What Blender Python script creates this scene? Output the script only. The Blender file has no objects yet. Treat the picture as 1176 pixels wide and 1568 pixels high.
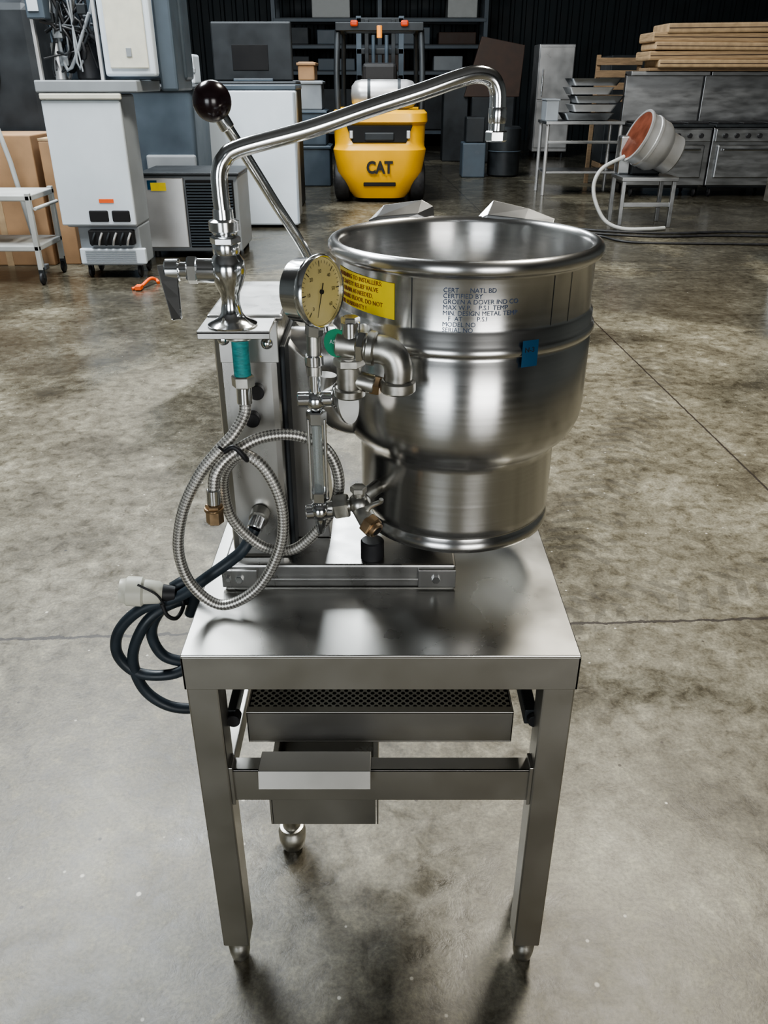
import bpy, math, random
from mathutils import Vector, Matrix
random.seed(4)
S = bpy.context.scene
COL = S.collection

# ---------------------------------------------------------------- materials
def pm(name, col, rough=.5, metal=0., var=.12, scale=6., bump=0., stretch=(1,1,1), rv=.08, emit=0., detail=5, bdist=.002, aniso=0.):
    m = bpy.data.materials.new(name); m.use_nodes = True
    nt = m.node_tree; N = nt.nodes; L = nt.links
    b = N['Principled BSDF']
    tc = N.new('ShaderNodeTexCoord'); mp = N.new('ShaderNodeMapping'); mp.inputs['Scale'].default_value = stretch
    nz = N.new('ShaderNodeTexNoise'); nz.inputs['Scale'].default_value = scale; nz.inputs['Detail'].default_value = detail
    L.new(tc.outputs['Object'], mp.inputs[0]); L.new(mp.outputs[0], nz.inputs['Vector'])
    rp = N.new('ShaderNodeValToRGB')
    rp.color_ramp.elements[0].position = .3; rp.color_ramp.elements[1].position = .7
    rp.color_ramp.elements[0].color = tuple(max(0, c*(1-var)) for c in col)+(1,)
    rp.color_ramp.elements[1].color = tuple(min(1, c*(1+var)) for c in col)+(1,)
    L.new(nz.outputs['Fac'], rp.inputs[0]); L.new(rp.outputs[0], b.inputs['Base Color'])
    mr = N.new('ShaderNodeMapRange'); mr.inputs[1].default_value = .3; mr.inputs[2].default_value = .7
    mr.inputs[3].default_value = max(.02, rough-rv); mr.inputs[4].default_value = min(1, rough+rv)
    L.new(nz.outputs['Fac'], mr.inputs[0]); L.new(mr.outputs[0], b.inputs['Roughness'])
    b.inputs['Metallic'].default_value = metal
    if aniso:
        tg = N.new('ShaderNodeTangent'); tg.direction_type='RADIAL'; tg.axis='Z'
        L.new(tg.outputs[0], b.inputs['Tangent']); b.inputs['Anisotropic'].default_value=aniso; b.inputs['Anisotropic Rotation'].default_value=.25
    if bump:
        bp = N.new('ShaderNodeBump'); bp.inputs['Strength'].default_value = bump; bp.inputs['Distance'].default_value = bdist
        L.new(nz.outputs['Fac'], bp.inputs['Height']); L.new(bp.outputs[0], b.inputs['Normal'])
    if emit:
        b.inputs['Emission Color'].default_value = tuple(col)+(1,); b.inputs['Emission Strength'].default_value = emit
    return m

steel   = pm('kettle_stainless', (.60,.595,.585), .25, 1, .04, 5, .02, (1,1,40), .02, bdist=.0004, aniso=.72)
steelin = pm('kettle_inner_steel', (.66,.67,.69), .27, 1, .05, 6, .03, (1,1,8), .05)
stand_s = pm('stand_brushed_steel', (.45,.44,.415), .38, 1, .05, 9, .03, (1,1,1), .04, bdist=.0004)
flap_s  = pm('lid_flap_steel', (.36,.36,.36), .30, 1, .05, 9, .03, (1,1,1), .04, bdist=.0004)
top_s   = pm('table_top_steel', (.44,.435,.415), .30, 1, .08, 7, .10, (1.2,1.2,1.2), .06, bdist=.001)
col_s   = pm('column_steel', (.50,.495,.48), .30, 1, .05, 8, .05, (3,3,1), .05, bdist=.0005)
chrome  = pm('chrome', (.78,.79,.80), .14, 1, .04, 8, 0, rv=.03)
galv    = pm('galvanised_pipe', (.50,.49,.455), .38, 1, .25, 40, .3, rv=.1, bdist=.001)
brass   = pm('weathered_brass', (.50,.36,.23), .35, 1, .2, 50, .1)
black   = pm('black_rubber', (.018,.018,.02), .5, 0, .3, 20)
cordm   = pm('blue_black_cord', (.022,.032,.042), .45, 0, .25, 20)
knobm   = pm('dark_bakelite', (.016,.008,.010), .20, 0, .2, 12, rv=.03)
white   = pm('white_enamel', (.62,.68,.74), .4, 0, .06, 3)
whited  = pm('white_plastic', (.66,.65,.56), .45, 0, .08, 10)
grayl   = pm('light_gray_cart', (.42,.43,.42), .5, 0, .1, 6)
grayp   = pm('gray_panel', (.27,.29,.31), .5, 0, .1, 4)
slate   = pm('slate_plastic', (.070,.092,.115), .45, 0, .15, 4)
dark    = pm('dark_metal', (.030,.034,.038), .5, .3, .3, 4)
vdark   = pm('dark_recess', (.006,.006,.007), .8, 0, .3, 4)
yellow  = pm('forklift_yellow', (.80,.42,.015), .35, 0, .08, 3)
ylabel  = pm('yellow_label', (.85,.66,.03), .5, 0, .05, 30)
redink  = pm('red_label_ink', (.22,.07,.02), .6)
blueink = pm('blue_ink', (.03,.05,.10), .6)
bluest  = pm('blue_sticker', (.005,.055,.12), .4)
card    = pm('cardboard', (.36,.22,.12), .8, 0, .15, 5)
cardd   = pm('cardboard_pale', (.42,.30,.18), .8, 0, .2, 9)
cardf   = pm('cardboard_flat', (.38,.265,.155), .8, 0, .3, 9, stretch=(.5,.5,9))
teal    = pm('teal_thread_tape', (.02,.24,.24), .5, 0, .3, 90, .5, (1,1,3))
cream   = pm('gauge_dial_cream', (.60,.50,.22), .35, 0, .05, 30)
ink     = pm('black_ink', (.01,.01,.01), .6)
orange  = pm('orange_strap', (.75,.12,.02), .5)
green   = pm('green_tag', (.03,.28,.15), .5)
bgsteel = pm('far_stainless', (.40,.41,.42), .38, 1, .12, 4, .05, (1,1,4))
tankm   = pm('tank_aluminium', (.55,.55,.55), .35, .6, .1, 4)
copper  = pm('copper_brown_interior', (.22,.07,.04), .4, .5, .25, 6)
brownp  = pm('dark_brown_panel', (.055,.033,.024), .6, 0, .25, 6)
redl    = pm('tail_lamp_red', (.5,.06,.02), .3, emit=.15)
ambl    = pm('amber_beacon', (.8,.3,.06), .3, emit=.4)
wood    = pm('pallet_wood', (.25,.17,.10), .8, 0, .25, 8, stretch=(1,8,8))
corr    = pm('dark_corrugated', (.020,.029,.034), .6, .1, .3, 2)
sidew   = pm('painted_side_wall', (.13,.14,.14), .6, 0, .2, 2)
ceilm   = pm('ceiling_deck', (.14,.14,.14), .8, 0, .2, 2)
glassm  = pm('sight_glass', (.75,.80,.80), .08, 0, .03, 8)
glassm.node_tree.nodes['Principled BSDF'].inputs['Transmission Weight'].default_value = .85

def braid_mat():
    m = bpy.data.materials.new('braided_steel_hose'); m.use_nodes = True
    N = m.node_tree.nodes; L = m.node_tree.links; b = N['Principled BSDF']
    uv = N.new('ShaderNodeUVMap'); uv.uv_map = 'UVMap'
    mp = N.new('ShaderNodeMapping'); mp.inputs['Rotation'].default_value = (0,0,math.radians(45))
    ck = N.new('ShaderNodeTexChecker'); ck.inputs['Scale'].default_value = 1.
    ck.inputs['Color1'].default_value = (.64,.63,.59,1); ck.inputs['Color2'].default_value = (.22,.21,.195,1)
    L.new(uv.outputs[0], mp.inputs[0]); L.new(mp.outputs[0], ck.inputs[0]); L.new(ck.outputs[0], b.inputs['Base Color'])
    b.inputs['Metallic'].default_value = .7; b.inputs['Roughness'].default_value = .42
    bp = N.new('ShaderNodeBump'); bp.inputs['Strength'].default_value = .4; bp.inputs['Distance'].default_value = .0008
    L.new(ck.outputs['Fac'], bp.inputs['Height']); L.new(bp.outputs[0], b.inputs['Normal'])
    return m
braid = braid_mat()

def perf_mat():
    m = bpy.data.materials.new('perforated_steel'); m.use_nodes = True
    N = m.node_tree.nodes; L = m.node_tree.links; b = N['Principled BSDF']
    tc = N.new('ShaderNodeTexCoord'); mp = N.new('ShaderNodeMapping'); mp.inputs['Rotation'].default_value=(0,0,math.radians(45))
    mp.inputs['Scale'].default_value=(1,1,0)
    v = N.new('ShaderNodeTexVoronoi'); v.inputs['Scale'].default_value = 105; v.inputs['Randomness'].default_value = 0
    L.new(tc.outputs['Object'], mp.inputs[0]); L.new(mp.outputs[0], v.inputs['Vector'])
    r = N.new('ShaderNodeValToRGB'); r.color_ramp.elements[0].position=.34; r.color_ramp.elements[1].position=.40
    r.color_ramp.elements[0].color=(.004,.004,.004,1); r.color_ramp.elements[1].color=(.5,.5,.48,1)
    L.new(v.outputs['Distance'], r.inputs[0]); L.new(r.outputs[0], b.inputs['Base Color'])
    b.inputs['Metallic'].default_value=1
    b.inputs['Roughness'].default_value=.35
    return m
perf = perf_mat()

def floor_mat():
    m = bpy.data.materials.new('polished_concrete'); m.use_nodes = True
    N = m.node_tree.nodes; L = m.node_tree.links; b = N['Principled BSDF']
    tc = N.new('ShaderNodeTexCoord')
    def noise(sc, det=6, rough=.6, dist=0.):
        n = N.new('ShaderNodeTexNoise'); n.inputs['Scale'].default_value=sc; n.inputs['Detail'].default_value=det
        n.inputs['Roughness'].default_value=rough; n.inputs['Distortion'].default_value=dist
        L.new(tc.outputs['Object'], n.inputs['Vector']); return n
    def ramp(src, stops):
        r = N.new('ShaderNodeValToRGB'); e=r.color_ramp.elements
        while len(e)<len(stops): e.new(.5)
        for i,(p,c) in enumerate(stops):
            e[i].position=p; e[i].color=tuple(c)+(1,) if len(c)==3 else c
        L.new(src, r.inputs[0]); return r
    def mix(fac, a, bb, mode='MIX'):
        x = N.new('ShaderNodeMixRGB'); x.blend_type=mode
        for k,v in ((0,fac),(1,a),(2,bb)):
            if isinstance(v,(int,float)): x.inputs[k].default_value=v
            elif isinstance(v,tuple): x.inputs[k].default_value=v
            else: L.new(v, x.inputs[k])
        return x
    def math2(op,a,bv=None,c=None):
        x=N.new('ShaderNodeMath'); x.operation=op
        for k,v in ((0,a),(1,bv),(2,c)):
            if v is None: continue
            if isinstance(v,(int,float)): x.inputs[k].default_value=v
            else: L.new(v,x.inputs[k])
        return x.outputs[0]
    n1 = noise(2.6,8,.66,.6); n2 = noise(17,8,.70,.4); n3=noise(110,3,.7); n4=noise(.5,5,.55,.8)
    base = ramp(n1.outputs['Fac'], [(.36,(.100,.088,.062)),(.47,(.148,.134,.098)),(.55,(.180,.165,.123)),(.68,(.255,.238,.185))])
    mott = ramp(n2.outputs['Fac'], [(.36,(.42,.39,.34)),(.46,(.80,.78,.75)),(.55,(1,1,1)),(.66,(1.45,1.45,1.42))])
    c = mix(.9, base.outputs[0], mott.outputs[0], 'MULTIPLY')
    fine = ramp(n3.outputs['Fac'], [(.36,(.58,.58,.58)),(.64,(1.2,1.2,1.2))])
    c = mix(.75, c.outputs[0], fine.outputs[0], 'MULTIPLY')
    for sc,lo,hi,colr,keep in ((6.5,.026,.042,(.58,.55,.49,1),.6),(16,.045,.07,(.46,.44,.38,1),.55),(2.9,.014,.022,(.03,.03,.03,1),.3),(11,.040,.06,(.05,.04,.03,1),.4)):
        v = N.new('ShaderNodeTexVoronoi'); v.inputs['Scale'].default_value=sc; L.new(tc.outputs['Object'], v.inputs['Vector'])
        ch = ramp(v.outputs['Distance'], [(lo,(1,1,1)),(hi,(0,0,0))])
        sr=N.new('ShaderNodeSeparateColor'); L.new(v.outputs['Color'],sr.inputs[0])
        c = mix(math2('MULTIPLY',ch.outputs[0],math2('GREATER_THAN',sr.outputs[0],keep)), c.outputs[0], colr)
    # forklift tyre tracks
    tn = noise(6,5,.7)
    for rot,cx,w,y0,y1 in ((23,-.36,.13,2.6,5.2),(23,-1.3,.13,3.8,7.0),(72,-1.88,.10,1.2,3.2),(-30,1.9,.12,3.2,6.0)):
        mp=N.new('ShaderNodeMapping'); mp.inputs['Rotation'].default_value=(0,0,math.radians(rot)); L.new(tc.outputs['Object'],mp.inputs[0])
        sp=N.new('ShaderNodeSeparateXYZ'); L.new(mp.outputs[0],sp.inputs[0])
        dx=math2('ABSOLUTE',math2('SUBTRACT',sp.outputs['X'],cx)); inb=math2('LESS_THAN',dx,w)
        iy=math2('MULTIPLY',math2('GREATER_THAN',sp.outputs['Y'],y0),math2('LESS_THAN',sp.outputs['Y'],y1))
        st=math2('GREATER_THAN',math2('SINE',math2('MULTIPLY_ADD',sp.outputs['Y'],80,math2('MULTIPLY',dx,50))),0.)
        nn=math2('GREATER_THAN',tn.outputs['Fac'],.47)
        mk_=math2('MULTIPLY',math2('MULTIPLY',inb,iy),math2('MULTIPLY',st,nn)); mk_=math2('MULTIPLY',mk_,.42)
        c=mix(mk_,c.outputs[0],(.05,.045,.037,1))
    sep = N.new('ShaderNodeSeparateXYZ'); mp = N.new('ShaderNodeMapping'); mp.inputs['Rotation'].default_value=(0,0,math.radians(-2.6))
    L.new(tc.outputs['Object'], mp.inputs[0]); L.new(mp.outputs[0], sep.inputs[0])
    nw = noise(16,6)
    def joint(out, c0, w, wob=.045):
        s=math2('ADD',out,math2('MULTIPLY_ADD',nw.outputs['Fac'],wob,-c0-wob/2))
        return math2('LESS_THAN',math2('ABSOLUTE',s),w)
    js = [joint(sep.outputs['Y'],2.10,.0065), joint(sep.outputs['Y'],7.4,.008), joint(sep.outputs['X'],1.76,.005,.012), joint(sep.outputs['X'],-3.6,.006), joint(sep.outputs['Y'],12.4,.008)]
    cur = js[0]
    for j in js[1:]: cur=math2('MAXIMUM',cur,j)
    c = mix(cur, c.outputs[0], (.028,.022,.017,1))
    far=N.new('ShaderNodeMapRange'); L.new(sep.outputs['Y'],far.inputs[0]); far.inputs[1].default_value=3; far.inputs[2].default_value=9; far.inputs[3].default_value=0; far.inputs[4].default_value=.15
    damp_shade = ramp(math2('ADD',n4.outputs['Fac'],far.outputs[0]), [(.50,(0,0,0)),(.60,(1,1,1))])  # damp patches, plus far-floor shade painted into the colour by the distance bias
    m2 = mix(damp_shade.outputs[0], (1,1,1,1), (.50,.50,.51,1)); c2 = mix(1., c.outputs[0], m2.outputs[0], 'MULTIPLY')
    L.new(c2.outputs[0], b.inputs['Base Color'])
    rr = N.new('ShaderNodeMapRange'); L.new(damp_shade.outputs[0], rr.inputs[0]); rr.inputs[3].default_value=.38; rr.inputs[4].default_value=.15
    L.new(math2('SUBTRACT',math2('MULTIPLY_ADD',n2.outputs['Fac'],.34,rr.outputs[0]),.14), b.inputs['Roughness'])
    bp = N.new('ShaderNodeBump'); bp.inputs['Strength'].default_value=.35; bp.inputs['Distance'].default_value=.003
    L.new(n2.outputs['Fac'], bp.inputs['Height']); L.new(bp.outputs[0], b.inputs['Normal'])
    return m
floorm = floor_mat()

# ---------------------------------------------------------------- geometry helpers
def empty(name, loc=(0,0,0)):
    e = bpy.data.objects.new(name, None); COL.objects.link(e); e.location = loc; e.empty_display_size=.1
    return e

def mk(name, V, F, mat, par=None, smooth=False, uvs=None, angle=35):
    me = bpy.data.meshes.new(name); me.from_pydata([tuple(v) for v in V], [], F); me.update()
    if uvs:
        l = me.uv_layers.new(name='UVMap')
        for i,lp in enumerate(me.loops): l.data[i].uv = uvs[i]
    me.materials.append(mat)
    if smooth:
        me.polygons.foreach_set('use_smooth', [True]*len(me.polygons))
        try: me.set_sharp_from_angle(angle=math.radians(angle))
        except Exception: pass
    o = bpy.data.objects.new(name, me); COL.objects.link(o)
    if par:
        o.parent = par; o.matrix_parent_inverse = Matrix.Translation(-Vector(par.location))
    return o

def bevel(o, w, seg=2):
    if w>0:
        m = o.modifiers.new('bevel','BEVEL'); m.width=w; m.segments=seg; m.limit_method='ANGLE'; m.harden_normals=False
    return o

def box(name, x0,x1,y0,y1,z0,z1, mat, par=None, bv=.002, rot=None, piv=None):
    V=[Vector(p) for p in ((x0,y0,z0),(x1,y0,z0),(x1,y1,z0),(x0,y1,z0),(x0,y0,z1),(x1,y0,z1),(x1,y1,z1),(x0,y1,z1))]
    if rot:
        c = Vector(piv) if piv else Vector(((x0+x1)/2,(y0+y1)/2,(z0+z1)/2))
        R = Matrix.Rotation(math.radians(rot[1]),3,rot[0])
        V=[R@(v-c)+c for v in V]
    F=[(0,3,2,1),(4,5,6,7),(0,1,5,4),(1,2,6,5),(2,3,7,6),(3,0,4,7)]
    return bevel(mk(name,V,F,mat,par), bv)

def prism(name, pts, axis, a0, a1, mat, par=None, bv=.001):
    def P(p,a):
        return {'x':(a,p[0],p[1]),'y':(p[0],a,p[1]),'z':(p[0],p[1],a)}[axis]
    n=len(pts); V=[P(p,a0) for p in pts]+[P(p,a1) for p in pts]
    F=[tuple(range(n)),tuple(range(2*n-1,n-1,-1))]+[(i,i+n,(i+1)%n+n,(i+1)%n) for i in range(n)]
    o=mk(name,V,F,mat,par)
    import bmesh
    bm=bmesh.new(); bm.from_mesh(o.data); bmesh.ops.recalc_face_normals(bm,faces=bm.faces); bm.to_mesh(o.data); bm.free()
    return bevel(o,bv)

def lathe(name, prof, mat, par=None, org=(0,0,0), axis=(0,0,1), seg=48, smooth=True, angle=40):
    q = Vector((0,0,1)).rotation_difference(Vector(axis).normalized()); O=Vector(org)
    V=[];F=[];n=len(prof)
    for i in range(seg):
        a=2*math.pi*i/seg
        for r,h in prof: V.append(O+q@Vector((r*math.cos(a),r*math.sin(a),h)))
    for i in range(seg):
        j=(i+1)%seg
        for k in range(n-1): F.append((i*n+k, j*n+k, j*n+k+1, i*n+k+1))
    if prof[0][0]>1e-6: F.append(tuple(i*n for i in range(seg-1,-1,-1)))
    if prof[-1][0]>1e-6: F.append(tuple(i*n+n-1 for i in range(seg)))
    o=mk(name,V,F,mat,par,smooth,angle=angle)
    import bmesh
    bm=bmesh.new(); bm.from_mesh(o.data); bmesh.ops.remove_doubles(bm,verts=bm.verts,dist=1e-6); bmesh.ops.dissolve_degenerate(bm,edges=bm.edges,dist=1e-7)
    bm.to_mesh(o.data); bm.free()
    if smooth:
        try: o.data.set_sharp_from_angle(angle=math.radians(angle))
        except Exception: pass
    return o

def cyl(name,p0,p1,r,mat,par=None,seg=20,r2=None,ch=None):
    p0=Vector(p0);p1=Vector(p1);h=(p1-p0).length; r2=r if r2 is None else r2
    c = min(r*.12,h*.2) if ch is None else ch
    return lathe(name,[(0,0),(r-c,0),(r,c),(r2,h-c),(r2-c,h),(0,h)],mat,par,p0,p1-p0,seg,smooth=seg>8)

def hexn(name,p0,p1,r,mat,par=None): return cyl(name,p0,p1,r,mat,par,seg=6)

def sphere(name,c,r,mat,par=None,seg=32,sz=1.):
    n=16
    return lathe(name,[(r*math.sin(math.pi*i/n),-r*sz*math.cos(math.pi*i/n)) for i in range(n+1)],mat,par,c,seg=seg,angle=60)

def cat(pts,n=8):
    P=[Vector(p) for p in pts]
    if len(P)<3 or n<2: return P
    P=[P[0]*2-P[1]]+P+[P[-1]*2-P[-2]]; out=[]
    for i in range(1,len(P)-2):
        p0,p1,p2,p3=P[i-1:i+3]
        for k in range(n):
            t=k/n; out.append(.5*((2*p1)+(-p0+p2)*t+(2*p0-5*p1+4*p2-p3)*t*t+(-p0+3*p1-3*p2+p3)*t**3))
    out.append(P[-2]); return out

def tube(name,pts,r,mat,par=None,seg=14,n=8,rep=(8,260)):
    P=cat(pts,n); m=len(P); T=[]
    for i in range(m):
        T.append((P[min(i+1,m-1)]-P[max(i-1,0)]).normalized())
    up=Vector((0,0,1)) if abs(T[0].z)<.9 else Vector((0,1,0))
    nrm=(up-T[0]*up.dot(T[0])).normalized(); V=[];F=[];U=[];d=[0]
    for i in range(1,m): d.append(d[-1]+(P[i]-P[i-1]).length)
    for i in range(m):
        if i: nrm=(nrm-T[i]*nrm.dot(T[i])).normalized()
        bn=T[i].cross(nrm); rr = r if not isinstance(r,(list,tuple)) else r[0]+(r[1]-r[0])*i/(m-1)
        for k in range(seg):
            a=2*math.pi*k/seg; V.append(P[i]+(nrm*math.cos(a)+bn*math.sin(a))*rr)
    for i in range(m-1):
        for k in range(seg):
            k2=(k+1)%seg; F.append((i*seg+k,i*seg+k2,(i+1)*seg+k2,(i+1)*seg+k))
            u0=k/seg*rep[0];u1=(k+1)/seg*rep[0];v0=d[i]*rep[1];v1=d[i+1]*rep[1]
            U+= [(u0,v0),(u1,v0),(u1,v1),(u0,v1)]
    F.append(tuple(range(seg-1,-1,-1))); F.append(tuple(range((m-1)*seg,m*seg))); U+=[(0,0)]*(2*seg)
    return mk(name,V,F,mat,par,True,U,angle=60)

def textmesh(name, s, size, mat, par, mapf, align='LEFT', ext=.0003, off=0.):
    cu=bpy.data.curves.new(name,'FONT'); cu.body=s; cu.size=size; cu.align_x=align; cu.extrude=ext; cu.resolution_u=3; cu.offset=off
    t=bpy.data.objects.new('tmp',cu); COL.objects.link(t); bpy.context.view_layer.update()
    dg=bpy.context.evaluated_depsgraph_get(); me=bpy.data.meshes.new_from_object(t.evaluated_get(dg)); bpy.data.objects.remove(t)
    for v in me.vertices: v.co=Vector(mapf(v.co))
    me.materials.clear(); me.materials.append(mat); me.name=name
    o=bpy.data.objects.new(name,me); COL.objects.link(o); o.parent=par; o.matrix_parent_inverse=Matrix.Translation(-Vector(par.location))
    return o

# ---------------------------------------------------------------- building shell
XL,XR,YB,YF,H=-9,11,25,-9,6.5
box('floor',XL,XR,YF,YB,-.2,0,floorm,bv=0)
box('ceiling',XL,XR,YF,YB,H,H+.2,ceilm,bv=0)
def ribbed(name,a0,a1,fix,axis,mat=corr):
    V=[];F=[];n=int((a1-a0)/.3)
    prof=[]
    for i in range(n):
        s=a0+i*(a1-a0)/n; w=(a1-a0)/n
        prof+= [(s,0),(s+w*.55,0),(s+w*.65,.05),(s+w*.9,.05)]
    prof.append((a1,0))
    for a,d in prof:
        for z in (0,H):
            V.append((a,fix-d,z) if axis=='x' else (fix+(d if fix<0 else -d),a,z))
    for i in range(len(prof)-1): F.append((2*i,2*i+2,2*i+3,2*i+1))
    return mk(name,V,F,mat)
ribbed('wall_back',XL,XR,YB,'x'); ribbed('wall_left',YF,YB,XL,'y',sidew); ribbed('wall_right',YF,YB,XR,'y',sidew)
wf=empty('wall_front',(0,YF,0))
for i,(a,b,z0) in enumerate([(XL,-6,0),(-6,-2,3.6),(-2,1.5,0),(1.5,5.5,3.6),(5.5,XR,0)]):
    box('panel_%d'%i,a,b,YF-.1,YF,z0,H,sidew,wf,0)

# ---------------------------------------------------------------- steel stand
st=empty('equipment_stand',(0,1.2,0))
X0,X1,Y0,Y1,ZT=-.310,.300,.99,1.45,.727
box('table_top',X0,X1,Y0,Y1,ZT-.006,ZT,top_s,st,.002)
box('apron_front',X0,X1,Y0,Y0+.004,.661,ZT-.004,stand_s,st,.001)
box('apron_left',X0,X0+.004,Y0,Y1,.661,ZT-.004,stand_s,st,.001)
box('apron_right',X1-.004,X1,Y0,Y1,.661,ZT-.004,stand_s,st,.001)
box('apron_back',X0,X1,Y1-.004,Y1,.661,ZT-.004,stand_s,st,.001)
for nm,xa,xb in (('left',X0+.002,X0+.052),('right',X1-.052,X1-.002)):
    box('leg_front_'+nm,xa,xb,Y0+.002,Y0+.052,.028,.70,stand_s,st,.003)
    xm=(xa+xb)/2
    lathe('foot_front_'+nm,[(0,-.035),(.012,-.035),(.017,-.028),(.020,-.010),(.021,.010),(.018,.014),(.018,.030),(0,.030)],galv,st,(xm,Y0+.024,0),seg=28)
cyl('leg_rear_left',(-.205,1.275,.02),(-.205,1.275,.70),.020,galv,st)
lathe('foot_rear_left',[(0,-.035),(.018,-.035),(.027,-.02),(.030,0),(.030,.02),(.026,.025),(.026,.035),(.02,.037),(0,.037)],galv,st,(-.205,1.275,0))
cyl('leg_rear_right',(.29,1.15,-.035),(.29,1.15,.70),.014,galv,st)
box('cross_rail',X0+.05,X1-.05,1.0,1.004,.411,.480,stand_s,st,.001)
box('cross_rail_flange',X0+.05,X1-.05,1.0,1.03,.476,.480,stand_s,st,.001)
box('side_rail_left',X0+.02,X0+.05,1.04,1.40,.42,.46,stand_s,st,.002)
for sx,xx in (('l',X0+.052),('r',X1-.058)):
    box('rail_tab_'+sx,xx,xx+.006,.995,1.03,.405,.49,stand_s,st,.001)
    box('drawer_slide_'+sx,xx-.002+(0 if sx=='l' else -.006),xx+.012,1.04,1.40,.545,.575,dark,st,.002)
    cyl('slide_knob_'+sx,(xx+.008,1.05,.560),(xx+.008,1.028,.560),.012,black,st)

# drip tray with perforated cover
tr=empty('perforated_drip_tray',(-.005,1.2,.5))
ta,tb=-.236,.222
box('front',ta,tb,1.07,1.074,.478,.543,stand_s,tr,.001)
box('front_lip',ta,tb,1.07,1.085,.540,.544,stand_s,tr,.001)
box('side_l',ta,ta+.003,1.07,1.42,.478,.543,stand_s,tr,.001); box('side_r',tb-.003,tb,1.07,1.42,.478,.543,stand_s,tr,.001)
box('back',ta,tb,1.417,1.42,.478,.56,stand_s,tr,.001); box('bottom',ta,tb,1.07,1.42,.476,.479,stand_s,tr,.001)
box('perforated_cover',ta+.004,tb-.004,1.085,1.416,.536,.539,perf,tr,0)
# narrow drain drawer
dr=empty('drain_drawer',(-.1,1.2,.35))
da,db=-.200,-.010
box('front',da-.003,db-.005,1.035,1.038,.312,.420,stand_s,dr,.001)
box('side_l',da,da+.003,1.035,1.36,.312,.424,stand_s,dr,.001); box('side_r',db-.003,db,1.035,1.36,.312,.424,stand_s,dr,.001)
box('rim_l',da,da+.010,1.035,1.36,.424,.428,steelin,dr,.001); box('rim_r',db-.010,db,1.035,1.36,.424,.428,steelin,dr,.001)
box('bottom',da,db,1.035,1.36,.385,.388,steelin,dr,.001); box('back',da,db,1.357,1.36,.312,.424,stand_s,dr,.001)
prism('handle_lip',[(1.038,.420),(1.038,.486),(.986,.492),(.977,.460),(.980,.460),(.9885,.489),(1.034,.483),(1.034,.420)],'x',-.208,-.022,stand_s,dr,.001)

# ---------------------------------------------------------------- kettle unit
ku=empty('tilting_steam_kettle',(.0,1.3,.77))
KX,KY=.124,1.30
prof=[(0,.836),(.128,.826),(.146,.817),(.156,.815),(.163,.820),(.165,.828),(.162,.836),(.158,.840),(.158,.843),(.1625,.848),(.1632,.86),
 (.1632,.958),(.165,.968),(.171,.976),(.184,.987),(.194,1.001),(.2005,1.019),(.203,1.042),(.203,1.146),(.2,1.149),(.2,1.154),(.2055,1.157),(.2075,1.163),(.2055,1.169),
 (.2025,1.172),(.2025,1.187),(.199,1.190),(.198,1.195),(.198,1.262),(.200,1.266),(.207,1.268),(.210,1.274),(.2095,1.281),(.206,1.286),(.200,1.288),(.194,1.285),(.191,1.278),(.190,1.20),(.189,1.10)]
for i in range(1,11):
    a=math.pi/2*i/10; prof.append((.189*math.cos(a),1.10-.19*math.sin(a)))
lathe('kettle_shell',prof,steel,ku,(KX,KY,0),seg=128,angle=50)
def cyp(r,a,z,out=0): 
    a=math.radians(a); return Vector((KX+(r+out)*math.sin(a),KY-(r+out)*math.cos(a),z))
def patch(name,r,a0,a1,z0,z1,mat,skew=0):
    n=14;V=[];F=[]
    for i in range(n+1):
        a=a0+(a1-a0)*i/n; dz=skew*(i/n)
        V+=[cyp(r,a,z0+dz),cyp(r,a,z1+dz)]
    for i in range(n): F.append((2*i,2*i+2,2*i+3,2*i+1))
    return mk(name,V,F,mat,ku,True)
patch('warning_label',.1986,-72,-33.5,1.206,1.256,ylabel,-.005)
def cmap(a0,z0,r):
    return lambda c: (lambda a:(KX+(r+c.z)*math.sin(a),KY-(r+c.z)*math.cos(a),z0+c.y))(math.radians(a0)+c.x/r)
for i,s in enumerate(['WARNING TO INSTALLERS:','PIPE SAFETY RELIEF VALVE','TO DRAIN AS NEEDED.','TOWARD FLOOR. DO NOT','VOID WARRANTY !']):
    textmesh('label_text_%d'%i,s,.0088,redink,ku,cmap(-71,1.2445-i*.0096,.1989))
for i,s in enumerate(['CERT      NATL BD','CERTIFIED BY','GROEN A DOVER IND CO','MAX W.P.    P.S.I  TEMP','MIN. DESIGN METAL TEMP','   F  AT        P.S.I','MODEL NO','SERIAL NO']):
    textmesh('stamp_text_%d'%i,s,.0088,blueink,ku,cmap(-13,1.246-i*.0077,.1983))
patch('blue_sticker',.2079,19,26,1.142,1.180,bluest)
textmesh('sticker_text','N-3',.010,ink,ku,cmap(20,1.163,.2082))
patch('seam_a',.1984,-26,-25.6,1.192,1.262,dark); patch('seam_b',.1984,44,44.3,1.192,1.262,dark)
patch('seam_c',.1984,33.5,33.8,1.192,1.262,dark)
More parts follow.
